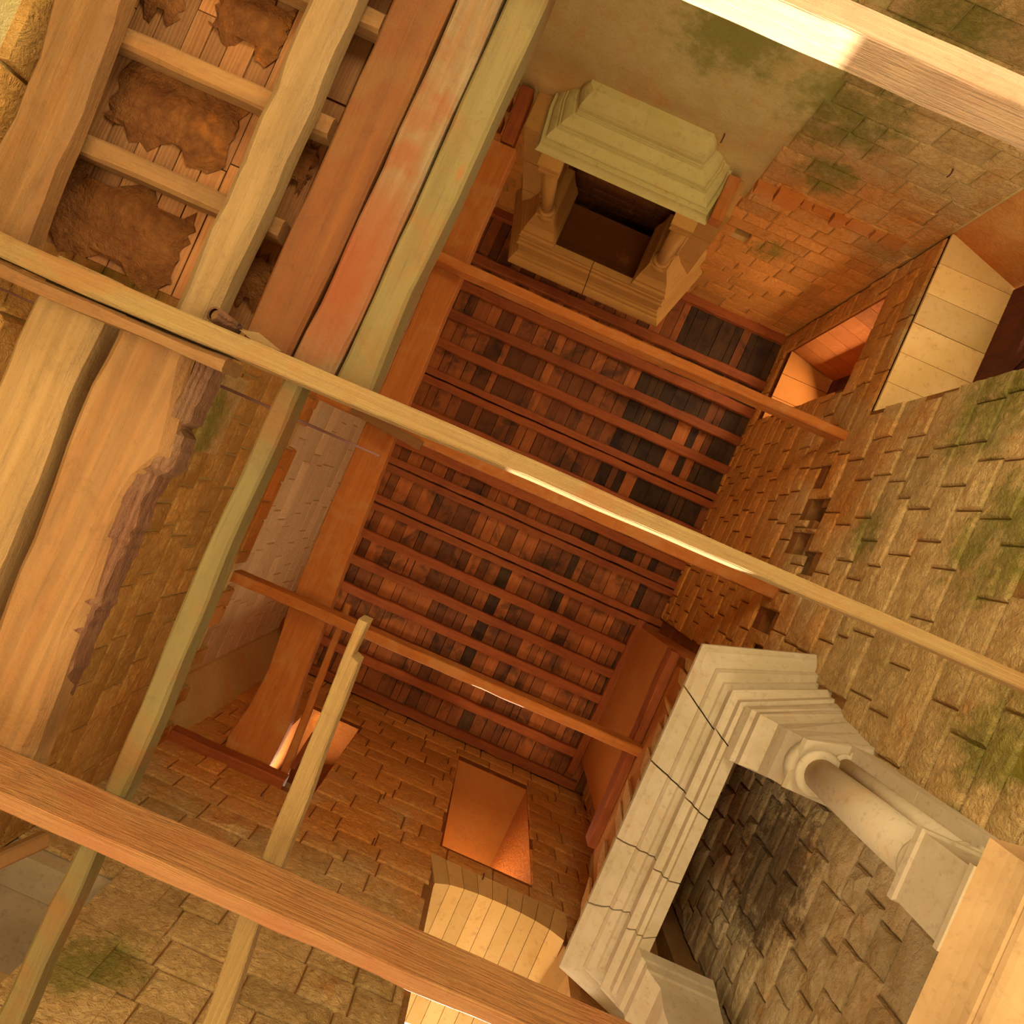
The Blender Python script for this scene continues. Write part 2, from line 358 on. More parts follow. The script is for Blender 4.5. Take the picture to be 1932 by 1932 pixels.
def visible_px(u, z, w, h, to3):
    x, y, zz = to3(u, z)
    if zz < 0.5: return 0
    a, b = x/zz*F, y/zz*F
    dx = CT*a-ST*b; dy = ST*a+CT*b
    if abs(dx) > 1010 or abs(dy) > 1010: return 0
    r = max(abs(x), abs(y))
    dist = abs(x) if to3.ax == 'x' else abs(y)
    return (w/zz*F)*(h*dist/zz/zz*F)
def stones(wall, to3, rz, u0, u1, z0, z1, mats, skip=(), ch=(0.24, 0.36), ln=(0.32, 0.8), depth=0.03, rough=1.0, seed=1, limit=290, keep=None):
    R = random.Random(seed); items = []
    z = z0
    while z < z1-0.08:
        h = R.uniform(*ch)
        if z+h > z1: h = z1-z
        u = u0-R.uniform(0, 0.3)
        while u < u1-0.05:
            w = R.choice([0.8, 1, 1, 1.2, 1.5])*R.uniform(*ln)*0.8
            ua, ub = max(u, u0), min(u+w, u1); u += w
            segs = [(ua, ub)]
            for (hu0, hu1, hz0, hz1) in skip:
                if z+h*0.6 > hz0 and z+h*0.4 < hz1:
                    ns = []
                    for s0, s1 in segs:
                        if s1 <= hu0 or s0 >= hu1: ns.append((s0, s1))
                        else:
                            if s0 < hu0: ns.append((s0, hu0))
                            if s1 > hu1: ns.append((hu1, s1))
                    segs = ns
            for s0, s1 in segs:
                if s1-s0 < 0.06: continue
                cu, cz = (s0+s1)/2, z+h/2
                if keep and not keep(cu, cz): continue
                items.append((visible_px(cu, cz, s1-s0, h, to3), cu, cz, s1-s0, h))
        z += h
    items = [i for i in items if i[0] > 0 or i[2] > 2.0]
    items.sort(key=lambda q: -q[0])
    rest = MB()
    for n, (vis, cu, cz, w, h) in enumerate(items):
        mat = mats[0] if len(mats) == 1 or R.random() > 0.35 else mats[1]
        dd = depth*R.uniform(0.6, 1.25)
        if n < limit and vis > 0:
            me, kw, kh = stone_mesh(w, h, dd, mat, rough)
            o = bpy.data.objects.new('stone', me); col.objects.link(o); o.parent = wall
            o.location = V(*to3(cu, cz)); o.rotation_euler = (0, 0, rz)
            o.scale = (w/kw, dd, h/kh)
        elif vis > 0:
            i = 0.014; c, s = math.cos(rz), math.sin(rz); p0 = to3(cu, cz)
            pts = []
            for (ww, yy, hh) in ((w/2-0.004, -0.01, h/2-0.004), (w/2-i, dd, h/2-i)):
                for sx, sz in ((-1, -1), (1, -1), (1, 1), (-1, 1)):
                    x, y, zz = sx*ww, yy, sz*hh
                    pts.append((p0[0]+c*x-s*y, p0[1]+s*x+c*y, p0[2]+zz+CZ))
            k = len(rest.v); rest.v += pts
            rest.f += [tuple(k+q for q in t) for t in ((7, 6, 5, 4), (0, 4, 5, 1), (1, 5, 6, 2), (2, 6, 7, 3), (3, 7, 4, 0))]
    if rest.f:
        o = rest.out('stone', mats[0], wall); o['kind'] = 'stuff'
def plane(ax, c):
    if ax == 'x': f = lambda u, z: (c, u, z)
    else: f = lambda u, z: (u, c, z)
    class T:
        pass
    def g(u, z): return f(u, z)
    g.ax = ax
    return g
ZB, ZT = -CZ, 12.15
random.seed(4)
# --- right wall (x = 3.17)
holes_r = [(-4.75, -2.62, 1.4, 7.5), (-4.35, -3.1, 8.45, 11.4), (0.98, 3.30, 3.1, 7.9), (-1.3, 0.8, ZB, 0.9)]
put = [ab(*p) for p in ((1565, 897), (1537, 962), (1552, 978), (1512, 1026), (1520, 1062), (1447, 1172), (1422, 1237))]
putlog = [(b*XR/a, 7.55+0.1*((i*37) % 3)) for i, (a, b) in enumerate(put)]
for i, (a, b) in enumerate(put): putlog[i] = (XR*b/a, XR*F/a)
holes_r += [(y-0.13, y+0.13, z-0.14, z+0.16) for y, z in putlog]
m = MB()
for u0, u1, z0, z1 in wall_cells(-6.0, 5.7, ZB, ZT, holes_r):
    m.box(XR, XR+0.9, u0, u1, z0, z1)
for y, z in putlog: m.box(XR+0.3, XR+0.5, y-0.2, y+0.2, z-0.2, z+0.2)
m.box(XR+0.33, XR+0.5, 0.9, 3.4, 3.0, 7.95)
wall_right = m.up().out('wall_right', M['mortar']); tag(wall_right, kind='structure')
pr = plane('x', XR)
skip_r = [h for h in holes_r] + [(0.3, 3.75, 5.75, 7.6), (0.6, 1.05, 3.0, 5.8), (3.0, 3.75, 3.0, 5.8), (0.65, 3.3, 8.2, 12.2)]
stones(wall_right, pr, math.pi/2, -4.72, 4.03, 2.2, 12.0, [M['stone'], M['stone']], skip_r, (0.22, 0.36), (0.34, 0.85), 0.035, 1.0, 11)
# stones on the back of the right fireplace
back_r = MB().box(XR+0.28, XR+0.34, 0.98, 3.30, 3.1, 7.9).up().out('fireback', M['soot'], wall_right)
stones(back_r, plane('x', XR+0.28), math.pi/2, 0.99, 3.29, 3.1, 7.9, [M['soot']], (), (0.2, 0.3), (0.3, 0.7), 0.04, 1.3, 12)
# splayed far jamb and pale soffit of the corner window
m = MB().hexa([(XR, YB-0.3, 1.4), (4.07, YB-0.3, 1.4), (4.07, -4.46, 1.4), (XR, YB, 1.4), (XR, YB-0.3, 7.5), (4.07, YB-0.3, 7.5), (4.07, -4.46, 7.5), (XR, YB, 7.5)])
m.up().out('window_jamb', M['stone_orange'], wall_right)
for i in range(6):
    y0 = -4.74+i*(2.12/6); y1 = y0+2.12/6-0.006
    x0 = XR+0.0
    MB().hexa([(x0, y0, 7.47-0.004*(i % 3)), (4.06, y0, 7.47), (4.06, y1, 7.47), (x0, y1, 7.47-0.004*(i % 3)), (x0, y0, 7.55), (4.06, y0, 7.55), (4.06, y1, 7.55), (x0, y1, 7.55)]).up().out('lintel_stone', M['dressed'], wall_right)
# upper window: pale soffit stones, splayed jamb
for i in range(3):
    y0 = -4.34+i*0.41
    MB().box(XR, 4.0, y0, y0+0.40, 11.36-0.005*i, 11.45).up().out('lintel_stone', M['dressed_red'], wall_right)
for i in range(7):
    z0 = 8.5+i*0.4
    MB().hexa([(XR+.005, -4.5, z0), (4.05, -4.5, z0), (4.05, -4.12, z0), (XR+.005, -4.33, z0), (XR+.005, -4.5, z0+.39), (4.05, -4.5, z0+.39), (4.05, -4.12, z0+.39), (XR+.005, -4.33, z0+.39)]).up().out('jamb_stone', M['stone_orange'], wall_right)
def shutter(name, x, y0, y1, z0, z1, label, n):
    t = empty(name, V(x, (y0+y1)/2, z0))
    w = (y1-y0)/n
    for i in range(n):
        MB().box(0, 0.03, y0-(y0+y1)/2+i*w+0.004, y0-(y0+y1)/2+(i+1)*w-0.004, 0, z1-z0).out('plank', M['shutter'], t)
    k = 4
    for i in range(k):
        z = (z1-z0)*(i+0.6)/k
        MB().box(-0.04, 0, (y0-y1)/2+0.05, (y1-y0)/2-0.05, z, z+0.11).out('rail', M['shutter'], t)
    m = MB().hexa([(-0.075, (y0-y1)/2+.1, z1-z0-1.5), (-0.04, (y0-y1)/2+.1, z1-z0-1.5), (-0.04, (y0-y1)/2+.24, z1-z0-1.5), (-0.075, (y0-y1)/2+.24, z1-z0-1.5),
                   (-0.075, (y1-y0)/2-.24, z1-z0-.1), (-0.04, (y1-y0)/2-.24, z1-z0-.1), (-0.04, (y1-y0)/2-.1, z1-z0-.1), (-0.075, (y1-y0)/2-.1, z1-z0-.1)])
    m.out('brace', M['shutter'], t)
    tag(t, label, 'shutter')
shutter('window_shutter', 4.02, -4.45, -2.62, 1.5, 7.46, 'dark red-brown boarded shutter closing the tall window at the right edge', 9)
shutter('window_shutter', 3.98, -4.15, -3.1, 8.45, 11.35, 'dark boarded shutter deep in the small window high by the ceiling corner', 6)

# --- back wall (y = -4.75), top of the picture
UX, UZ = -0.40, 8.2
holes_b = [(UX-0.85, UX+0.85, UZ, 11.9), (-1.2, 1.2, ZB, 0.9), (UX+1.62, UX+1.84, 9.2, 9.38)]
m = MB()
for u0, u1, z0, z1 in wall_cells(-4.0, XR, ZB, ZT, holes_b):
    m.box(u0, u1, YB-1.0, YB, z0, z1)
m.box(1.1, 1.6, YB-0.35, YB-0.2, 9.1, 9.5)
wall_back = m.up().out('wall_back', M['render']); tag(wall_back, kind='structure')
pb = plane('y', YB)
stones(wall_back, pb, 0.0, -2.9, XR-0.02, 3.0, 12.0, [M['stone']], holes_b+[(UX-1.6, UX+1.45, 7.4, 8.35), (UX-1.3, UX+1.3, UZ, UZ+3.0)],
       (0.24, 0.34), (0.34, 0.8), 0.02, 0.8, 21, keep=lambda u, z: (z > 8.25) or (u > 0.95+0.35*nz(z*2, 4) and z > 4.2))
# broken ledge where the second floor was bedded
R = random.Random(5); led = empty('floor_ledge', V(0.6, YB, 7.9)); 
tag(led, 'rough broken ledge of stones along the green-stained wall right of the hanging fireplace', 'ledge')
u = UX+1.45
while u < 2.75:
    w = R.uniform(0.14, 0.34); d = R.uniform(0.06, 0.15)*(1-0.3*(u > 2)); h = R.uniform(0.1, 0.2); z = 7.95-CZ+CZ
    p = []
    for zz, dd in ((z+R.uniform(-.04, .04), d*0.7), (z+h, d)):
        p += [(u-.6, 0, zz-7.9), (u+w-.6, 0, zz-7.9), (u+w-.62, dd*R.uniform(.8, 1.1), zz-7.9), (u-.58, dd*R.uniform(.8, 1.1), zz-7.9)]
    MB().hexa(p).out('stone', M['stone_orange'], led); u += w*0.97
# dark break in the wall corner
# fireback of the hanging fireplace
fb = MB().box(UX-0.9, UX+0.9, YB-0.42, YB-0.35, UZ-.05, 12.0).up().out('fireback', M['hearthback'], wall_back)
stones(fb, plane('y', YB-0.35), 0.0, UX-0.85, UX+0.85, UZ, 11.9, [M['hearthback']], (), (0.2, 0.3), (0.3, 0.6), 0.02, 0.8, 22)

# --- front wall (y = 4.05), bottom of the picture
AX0, AX1 = 0.87, 2.41
holes_f = [(0.85, 2.06, 8.3, 11.17), (AX0, AX1, 3.2, 7.6), (XL, -1.73, 1.4, 5.64), (-1.62, -0.80, 8.05, 10.6), (-1.2, 1.6, ZB, 0.9)]
m = MB()
for u0, u1, z0, z1 in wall_cells(-4.0, 4.1, ZB, ZT, holes_f):
    m.box(u0, u1, YF, YF+1.6, z0, z1)
# segmental arch head infill
arch = lambda x: 7.34+0.24*math.sqrt(max(0, 1-((x-1.64)/0.80)**2))
n = 16
for i in range(n):
    xa, xb = AX0+(AX1-AX0)*i/n, AX0+(AX1-AX0)*(i+1)/n
    m.hexa([(xa, YF, arch(xa)+.03), (xb, YF, arch(xb)+.03), (xb, YF+1.6, arch(xb)+.03), (xa, YF+1.6, arch(xa)+.03), (xa, YF, 7.65), (xb, YF, 7.65), (xb, YF+1.6, 7.65), (xa, YF+1.6, 7.65)])
wall_front = m.up().out('wall_front', M['mortar']); tag(wall_front, kind='structure')
pf = plane('y', YF)
skip_f = [holes_f[0], (AX0-0.05, AX1+0.05, 3.2, 7.95), holes_f[2], holes_f[3]]
stones(wall_front, pf, math.pi, -2.6, XR, 2.6, 12.0, [M['stone'], M['stone']], skip_f, (0.24, 0.36), (0.36, 0.95), 0.028, 1.0, 31)
# voussoirs of the arched window: soffit stones and face stones
n = 9
for i in range(n):
    xa, xb = AX0+(AX1-AX0)*i/n+.003, AX0+(AX1-AX0)*(i+1)/n-.003
    fa, fb_ = 1.64+(xa-1.64)*1.16, 1.64+(xb-1.64)*1.16
    MB().hexa([(xa, YF-.03, arch(xa)), (xb, YF-.03, arch(xb)), (xb, YF+1.58, arch(xb)), (xa, YF+1.58, arch(xa)),
               (fa, YF-.03, 7.97), (fb_, YF-.03, 7.97), (xb, YF+1.58, arch(xb)+.04), (xa, YF+1.58, arch(xa)+.04)]).up().out('voussoir', M['dressed'], wall_front)
for i in range(9):       # splayed right jamb
    z0 = 3.3+i*0.45
    MB().hexa([(AX1, YF-.02, z0), (AX1+.2, YF-.02, z0), (AX1+.2, YF+1.5, z0), (AX1-.25, YF+1.5, z0),
               (AX1, YF-.02, min(7.36, z0+.44)), (AX1+.2, YF-.02, min(7.36, z0+.44)), (AX1+.2, YF+1.5, min(7.36, z0+.44)), (AX1-.25, YF+1.5, min(7.36, z0+.44))]).up().out('jamb_stone', M['dressed'], wall_front)
# sloping soffit and right jamb of the upper niche
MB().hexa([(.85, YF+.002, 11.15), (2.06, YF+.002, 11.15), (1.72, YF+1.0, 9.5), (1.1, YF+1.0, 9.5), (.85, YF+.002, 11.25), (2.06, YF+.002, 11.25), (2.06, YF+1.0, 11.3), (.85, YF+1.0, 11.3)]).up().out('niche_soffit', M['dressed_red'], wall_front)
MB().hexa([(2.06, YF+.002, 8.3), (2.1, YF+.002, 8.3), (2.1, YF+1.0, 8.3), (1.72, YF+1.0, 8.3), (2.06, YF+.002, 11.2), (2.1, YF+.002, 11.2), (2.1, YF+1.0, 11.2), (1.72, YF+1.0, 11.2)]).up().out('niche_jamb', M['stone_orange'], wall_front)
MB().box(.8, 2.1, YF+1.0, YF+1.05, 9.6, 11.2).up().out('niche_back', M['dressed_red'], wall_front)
# pale niche above the short trimmer
MB().box(-1.7, -0.75, YF+1.2, YF+1.25, 8.0, 10.7).up().out('niche_back', M['carved'], wall_front)
# low recess at bottom left: pale stepped soffit, orange plaster back
MB().box(XL-.3, -1.7, YF+0.75, YF+0.85, 1.4, 5.7).up().out('recess_back', M['dressed'], wall_front)
MB().box(XL-.3, -1.73, YF+.02, YF+.3, 5.42, 5.66).up().out('lintel_stone', M['carved'], wall_front)
MB().box(XL-.3, -1.73, YF+.305, YF+.75, 5.22, 5.66).up().out('lintel_stone', M['carved'], wall_front)
MB().box(-3.0, XL-0.0, YF-0.0, YF+.8, 1.4, 5.7).up().out('jamb_stone', M['dressed'], wall_front)
# large dressed quoin blocks beside the recess
for i in range(8):
    z0 = 2.9+i*0.42; w = 0.62 if i % 2 else 0.4
    MB().hexa([(-1.73, YF-.045, z0), (-1.73+w, YF-.045, z0), (-1.73+w, YF+.01, z0), (-1.73, YF+.01, z0), (-1.73, YF-.045, z0+.405), (-1.73+w, YF-.045, z0+.405), (-1.73+w, YF+.01, z0+.405), (-1.73, YF+.01, z0+.405)]).up().out('quoin', M['stone'], wall_front)

# --- left wall: thick below 7.95, set back above
XLU = -2.9
m = MB()
notch = [(b*XL/a, 0) for a, b in (ab(402, 1195), ab(378, 1265), ab(345, 1335), ab(545, 815))]
nh = [(y-0.12, y+0.16, 7.72, 7.96) for y, _ in notch] + [(1.80, 2.12, 7.72, 7.96)]
for u0, u1, z0, z1 in wall_cells(-6, YF+.01, ZB, 7.95, [(-0.8, 1.4, ZB, 0.9)] + nh):
    m.box(-3.9, XL, u0, u1, z0, z1)
m.box(-3.9, XL-0.25, -6, YF, 7.5, 7.93)
m.box(-3.9, XLU, -6, 3.55, 7.9, ZT)
m.hexa([(-3.9, 3.55, 7.9), (XLU, 3.55, 7.9), (-2.5, YF, 7.9), (-3.9, YF, 7.9), (-3.9, 3.55, ZT), (XLU, 3.55, ZT), (-2.5, YF, ZT), (-3.9, YF, ZT)])
wall_left = m.up().out('wall_left', M['render']); tag(wall_left, kind='structure')
pl_ = plane('x', XL)
stones(wall_left, pl_, -math.pi/2, -4.7, YF-.01, 1.9, 7.94, [M['stone_left'], M['stone_left']], nh, (0.22, 0.34), (0.34, 0.9), 0.025, 1.1, 41, limit=220)
stones(wall_left, plane('x', XLU), -math.pi/2, -4.7, 3.5, 7.95, 12.0, [M['stucco']], (), (0.24, 0.34), (0.5, 1.2), 0.010, 0.6, 42, limit=75)
# proud mossy block
p = on_left(395, 790)
MB().box(XL, XL+0.06, p[1]-0.42, p[1]+0.28, p[2]-0.16, p[2]+0.26).up().out('proud_block', M['stone'], wall_left)

# --- ground and roof deck
tag(MB().box(-3.9, 4.1, -5.8, 5.7, -CZ-0.2, -CZ).up().out('floor', M['earth']), kind='structure')
ceiling = MB().box(-3.9, 4.1, -5.8, 5.7, 12.13, 12.3).up().out('ceiling', M['mud']); tag(ceiling, kind='structure')
# joists (plan px at ceiling height): (b, doubled)
JB = [(-507, 0, -2.9, XR), (-411, 0, -2.9, XR), (-355, 0, -2.9, XR), (-297, 0, -2.9, XR), (-238, 0, -2.9, XR), (-173, 1, -2.9, XR), (-105, 0, -2.9, XR),
      (-38, 0, -2.9, XR), (10, 1, -2.9, XR), (87, 1, -2.9, XR), (149.5, 0, -2.9, 2.84), (203, 0, -2.9, 2.84), (257, 0, -2.9, 2.84), (312, 0, -2.9, 2.84), (368, 0, -2.9, 2.84), (426, 0, -2.9, 2.95)]
k = 11.86/F
ys = []
for i, (b, dbl, x0, x1) in enumerate(JB):
    yc = b*k; ys.append(yc)
    if dbl:
        for s in (-1, 1):
            beam('joist', 'A', [(x0, yc+s*.075-.062, yc+s*.075+.062), (x1, yc+s*.075-.062, yc+s*.075+.062)], 11.84, 12.0, M['joist'], parent=ceiling, px=False, seed=i*2+s, jit=.006)
    else:
        beam('joist', 'A', [(x0, yc-.08, yc+.08), (x1, yc-.08, yc+.08)], 11.86, 12.0, M['joist'], parent=ceiling, px=False, seed=i*2, jit=.008)
beam('joist', 'B', [(0.8, 2.76, 2.90), (3.72, 2.70, 2.84)], 11.82, 12.0, M['joist'], parent=ceiling, px=False, seed=77)
# boards over the joists
R = random.Random(8)
x = -2.9
while x < XR:
    w = R.choice([0.13, 0.16, 0.2, 0.22, 0.26, 0.30])
    if x+w > XR: w = XR-x
    cuts = [YB]; 
    j = R.randrange(1, 4)
    while j < len(ys): cuts.append(ys[j]); j += R.randrange(2, 5)
    cuts.append(YF)
    for q in range(len(cuts)-1):
        y0, y1 = cuts[q], cuts[q+1]
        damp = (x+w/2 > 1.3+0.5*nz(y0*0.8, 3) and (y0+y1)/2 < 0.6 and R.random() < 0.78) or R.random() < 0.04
        dz = R.uniform(0, .012)
        mm = MB(); n = 4; rr = []
        for t in range(n+1):
            xx = -(y1-y0-.006)/2+(y1-y0-.006)*t/n; e0 = R.uniform(-.005, .003); e1 = R.uniform(-.003, .005)
            rr.append([(xx, -w/2+.006-e1, 0), (xx, w/2-.006-e0, 0), (xx, w/2-.006-e0, .03), (xx, -w/2+.006-e1, .03)])
        mm.loft(rr); mm.f = [tuple(reversed(f)) for f in mm.f]
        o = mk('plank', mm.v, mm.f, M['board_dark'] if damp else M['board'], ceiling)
        o.location = (x+w/2, (y0+y1)/2, 12.0+dz+CZ); o.rotation_euler = (0, 0, math.pi/2)
    x += w

# ------------------------------------------------------------------ carved fireplaces
def fireplace(name, label, loc, rz, wf, ww, p, z0, osc, zsc, colx, coly, shaft, mat, matcol, hearth, cuts, htop=0.0, r0=0.1, jamb=None, corbel_mat=None, th=0.1):
    """local frame: x along the wall, y out of the wall, z up from the hearth top"""
    t = empty(name, V(*loc), rz); tag(t, label, 'fireplace')
    prof = [(0, 0), (.05, 0), (.065, .035), (.16, .035), (.175, .08), (.20, .10), (.22, .10), (.235, .05), (.26, .04), (.50, .04), (.51, .09), (.55, .10),
            (.57, .17), (.62, .19), (.64, .19), (.655, .25), (.70, .31), (.74, .34), (.76, .36), (.82, .36)]
    prof = [(z0+a*zsc, o*osc) for a, o in prof]
    ring = prof + [(prof[-1][0], -th), (z0, -th)]
    def corner(s): return [(s*(wf+o*0.9), p+o, z) for z, o in ring]
    def wallsec(s): return [(s*(ww+o*0.9), 0.0, z) for z, o in ring]
    c0, c1 = corner(-1), corner(1)
    lerp = lambda A, B, u: [tuple(a*(1-u)+b*u for a, b in zip(x, y)) for x, y in zip(A, B)]
    g = 0.0025
    cs = [0]+cuts+[1]
    for i in range(len(cs)-1):
        R = random.Random(i)
        A, B = lerp(c0, c1, cs[i]+(g if i else 0)), lerp(c0, c1, cs[i+1]-(g if i < len(cs)-2 else 0))
        m = MB().loft([B, A]); m.out('mantel_block', mat, t)
    MB().loft([wallsec(1), c1]).out('mantel_return', mat, t)
    MB().loft([c0, wallsec(-1)]).out('mantel_return', mat, t)
    for s in (-1, 1):
        # bracket between capital and lintel, moulded, curving back to the column
        cx = s*colx; bw = r0*1.9
        br = []
        H = z0-shaft[1]-0.02
        for u, (yy, ww_) in ((0, (coly+r0*1.15, 1.0)), (.06, (coly+r0*1.25, 1.05)), (.10, (coly+r0*1.15, 1.0)), (.35, (coly+r0*1.35, 1.05)), (.6, (coly*.5+p*.5+.0, 1.15)), (.72, (p-.08, 1.25)),
                             (.75, (p-.05, 1.32)), (.85, (p-.05, 1.34)), (.88, (p-.015, 1.40)), (1.0, (p-.0, 1.44))):
            z = shaft[1]+0.02+H*u
            ow = (1-u)*(colx+r0*1.5)+u*(wf-.01); oww = (1-u)*(colx+r0*2.6)+u*(ww-.03); e = (ww_-1)*.25; iw = colx-bw*(.85+.35*u)-e*.5
            q4 = [(s*iw, 0, z), (s*iw, yy, z), (s*(ow+e*.3), yy, z), (s*(oww+e*.3), 0, z)]
            br.append(q4 if s > 0 else q4[::-1])
        m = MB().loft(br); m.f = [tuple(reversed(f)) for f in m.f]
        m.out('bracket', mat, t)
        zc0, zc1 = shaft
        def column(nm, x, y, r):
            cp = MB().lathe([(zc1-.055*r/.1, r*1.02), (zc1-.05*r/.1, r*1.32), (zc1-.035*r/.1, r*1.42), (zc1-.015*r/.1, r*1.32), (zc1-.01, r*1.05), (zc1+.05, r*1.35), (zc1+.09, r*1.7)], x, y, 20).out('capital', matcol, t, smooth=True)
            sh = MB().lathe([(zc0+.12, r*1.12), (zc0+.5*(zc1-zc0), r*1.1), (zc1-.04, r*0.95)], x, y, 20).out('shaft', matcol, t, smooth=True)
            ba = MB().lathe([(zc0, r*1.35), (zc0+.03, r*1.42), (zc0+.055, r*1.32), (zc0+.07, r*1.15), (zc0+.09, r*1.28), (zc0+.11, r*1.26), (zc0+.13, r*1.1)], x, y, 20).out('column_base', matcol, t, smooth=True)
        column('c', cx, coly, r0)
        column('c', cx+s*r0*1.0, coly-r0*1.25, r0*.5)
        column('c', cx+s*r0*1.65, coly-r0*1.9, r0*.42)
        # pedestal
        pe = []
        for z, e in ((htop, 1.7), (htop+.03, 1.7), (htop+.04, 1.55), (zc0-.05, 1.5), (zc0-.04, 1.62), (zc0, 1.62)):
            pe.append([(cx-r0*e, 0, z), (cx-r0*e, coly+r0*e, z), (cx+r0*e, coly+r0*e, z), (cx+r0*e, 0, z)])
        m = MB().loft(pe); m.f = [tuple(reversed(f)) for f in m.f]; m.out('pedestal', mat, t)
        # jamb behind the columns
        j0, j1, jd = jamb
        xa, xb = sorted((s*j0, s*j1))
        n = 5
        for i in range(n):
            za = htop+(z0-htop)*i/n; zb_ = htop+(z0-htop)*(i+1)/n-.004
            MB().box(xa, xb, -0.05, jd-0.004*(i % 2), za, zb_).out('jamb_stone', mat, t)
    # hearth slab and corbel courses below it
    cm = corbel_mat or mat
    hw, hp, lv = hearth
    for i, (wa, pa, za, wb, pb_, zb_) in enumerate(lv):
        rings = []
        n = 5
        for q in range(n+1):
            u = q/n; s_ = math.sin(u*math.pi/2) if i % 2 == 0 else u*u
            w_ = wa+(wb-wa)*s_; d_ = pa+(pb_-pa)*s_; z = za+(zb_-za)*u
            rings.append([(-w_-0.0, 0, z), (-w_, d_*0.3, z), (-w_+.06, d_, z), (w_-.06, d_, z), (w_, d_*0.3, z), (w_, 0, z)])
        m = MB().loft(rings); m.f = [tuple(reversed(f)) for f in m.f]
        m.out('hearth_slab' if i == len(lv)-1 else 'corbel_course', cm, t)
    return t
# hanging fireplace on the back wall
HU = (1.17, 0.66, [(.74, .10, -.62, .84, .24, -.40), (.84, .26, -.395, .86, .27, -.36), (.88, .28, -.355, .98, .40, -.26), (1.0, .41, -.255, 1.02, .42, -.22), (1.03, .44, -.215, 1.10, .54, -.12), (1.14, .60, -.115, 1.18, .66, 0.0)])
fu = fireplace('stone_fireplace', 'carved stone fireplace hanging on the upper wall, its pale stepped hearth seen from below', (UX, YB, UZ), 0.0, 1.17, 1.5, 0.93, 2.0, 0.42, 1.0, 0.88, 0.66, (0.17, 1.40),
               M['carved_up'], M['carved_up'], HU, [0.5], 0.0, 0.085, (0.86, 1.35, 0.45), M['carved_pale'], 0.1)
MB().hexa([(-1.12, .02, 2.3), (1.12, .02, 2.3), (1.12, .86, 2.3), (-1.12, .86, 2.3), (-1.0, .02, 3.74), (1.0, .02, 3.74), (1.0, .5, 3.74), (-1.0, .5, 3.74)]).out('hood', M['hearthback'], fu)
HR = (1.65, 0.55, [(1.45, .12, -.55, 1.5, .26, -.40), (1.5, .30, -.395, 1.53, .34, -.33), (1.55, .38, -.325, 1.60, .48, -.2), (1.62, .5, -.195, 1.64, .57, 0.0)])
fr = fireplace('stone_fireplace', 'large pale limestone fireplace with long cracked mantel and round columns at lower right', (XR, 2.05, 3.12), math.pi/2, 1.33, 1.68, 0.69, 2.66, 0.98, 0.77, 1.22, 0.37, (0.44, 1.86),
               M['carved'], M['carved'], HR, [0.13, 0.36, 0.60, 0.80], 0.0, 0.125, (1.05, 1.5, 0.2), M['hearth_stone'])

# chimney breast above the right mantel
cb = empty('chimney_breast', V(2.9, 2.0, 6.6))
tag(cb, 'sloping plastered chimney breast rising from the lower right fireplace to the ceiling', 'chimney')
o0 = Vector((2.9, 2.0, 6.6))
def rel(m):
    m.v = [(x-o0.x, y-o0.y, z-o0.z) for x, y, z in m.v]; return m
rel(MB().hexa([(2.72, .78, 8.0), (XR, .70, 8.0), (XR, 3.35, 8.0), (2.72, 3.30, 8.0), (2.86, .92, 12.0), (XR, .88, 12.0), (XR, 3.5, 12.0), (2.86, 3.45, 12.0)])).out('breast', M['dressed_red'], cb)
hm = MB().hexa([(2.28, .62, 6.42), (2.4, .62, 6.42), (2.4, 3.4, 6.42), (2.28, 3.4, 6.42), (2.49, .74, 8.0), (2.61, .74, 8.0), (2.61, 3.34, 8.0), (2.49, 3.34, 8.0)])
hm.hexa([(2.28, .62, 6.42), (XR, .35, 6.42), (XR, .47, 6.42), (2.28, .74, 6.42), (2.49, .74, 8.0), (XR, .62, 8.0), (XR, .74, 8.0), (2.49, .86, 8.0)])
hm.hexa([(2.28, 3.28, 6.42), (XR, 3.58, 6.42), (XR, 3.7, 6.42), (2.28, 3.4, 6.42), (2.49, 3.22, 8.0), (XR, 3.28, 8.0), (XR, 3.4, 8.0), (2.49, 3.34, 8.0)])
rel(hm).out('hood', M['stone_orange'], cb)
R = random.Random(3); y = 0.66          # broken plaster edge, chunk by chunk
while y < 3.3:
    w = R.uniform(.08, .3); h = R.uniform(.6, 1.4)
    f = lambda z: 2.28+(2.49-2.28)*(z-6.42)/(8-6.42)
    rel(MB().hexa([(f(6.45)-.04, y, 6.45), (f(6.45)+.02, y, 6.45), (f(6.45)+.02, y+w, 6.45), (f(6.45)-.04, y+w, 6.45), (f(6.45+h)-.03, y+.02, 6.45+h), (f(6.45+h)+.02, y+.02, 6.45+h), (f(6.45+h)+.02, y+w-.01, 6.45+h*.9), (f(6.45+h)-.03, y+w-.01, 6.45+h*.9)])).out('plaster_patch', M['stone'], cb)
    y += w+.004
beam('trimmer_beam', 'B', [(.72, 2.36, 2.47), (3.2, 2.39, 2.50)], 7.95, 8.2, M['joist'], 'dark red wooden trimmer lying along the top of the lower right chimney hood', 'beam', px=False, seed=5)

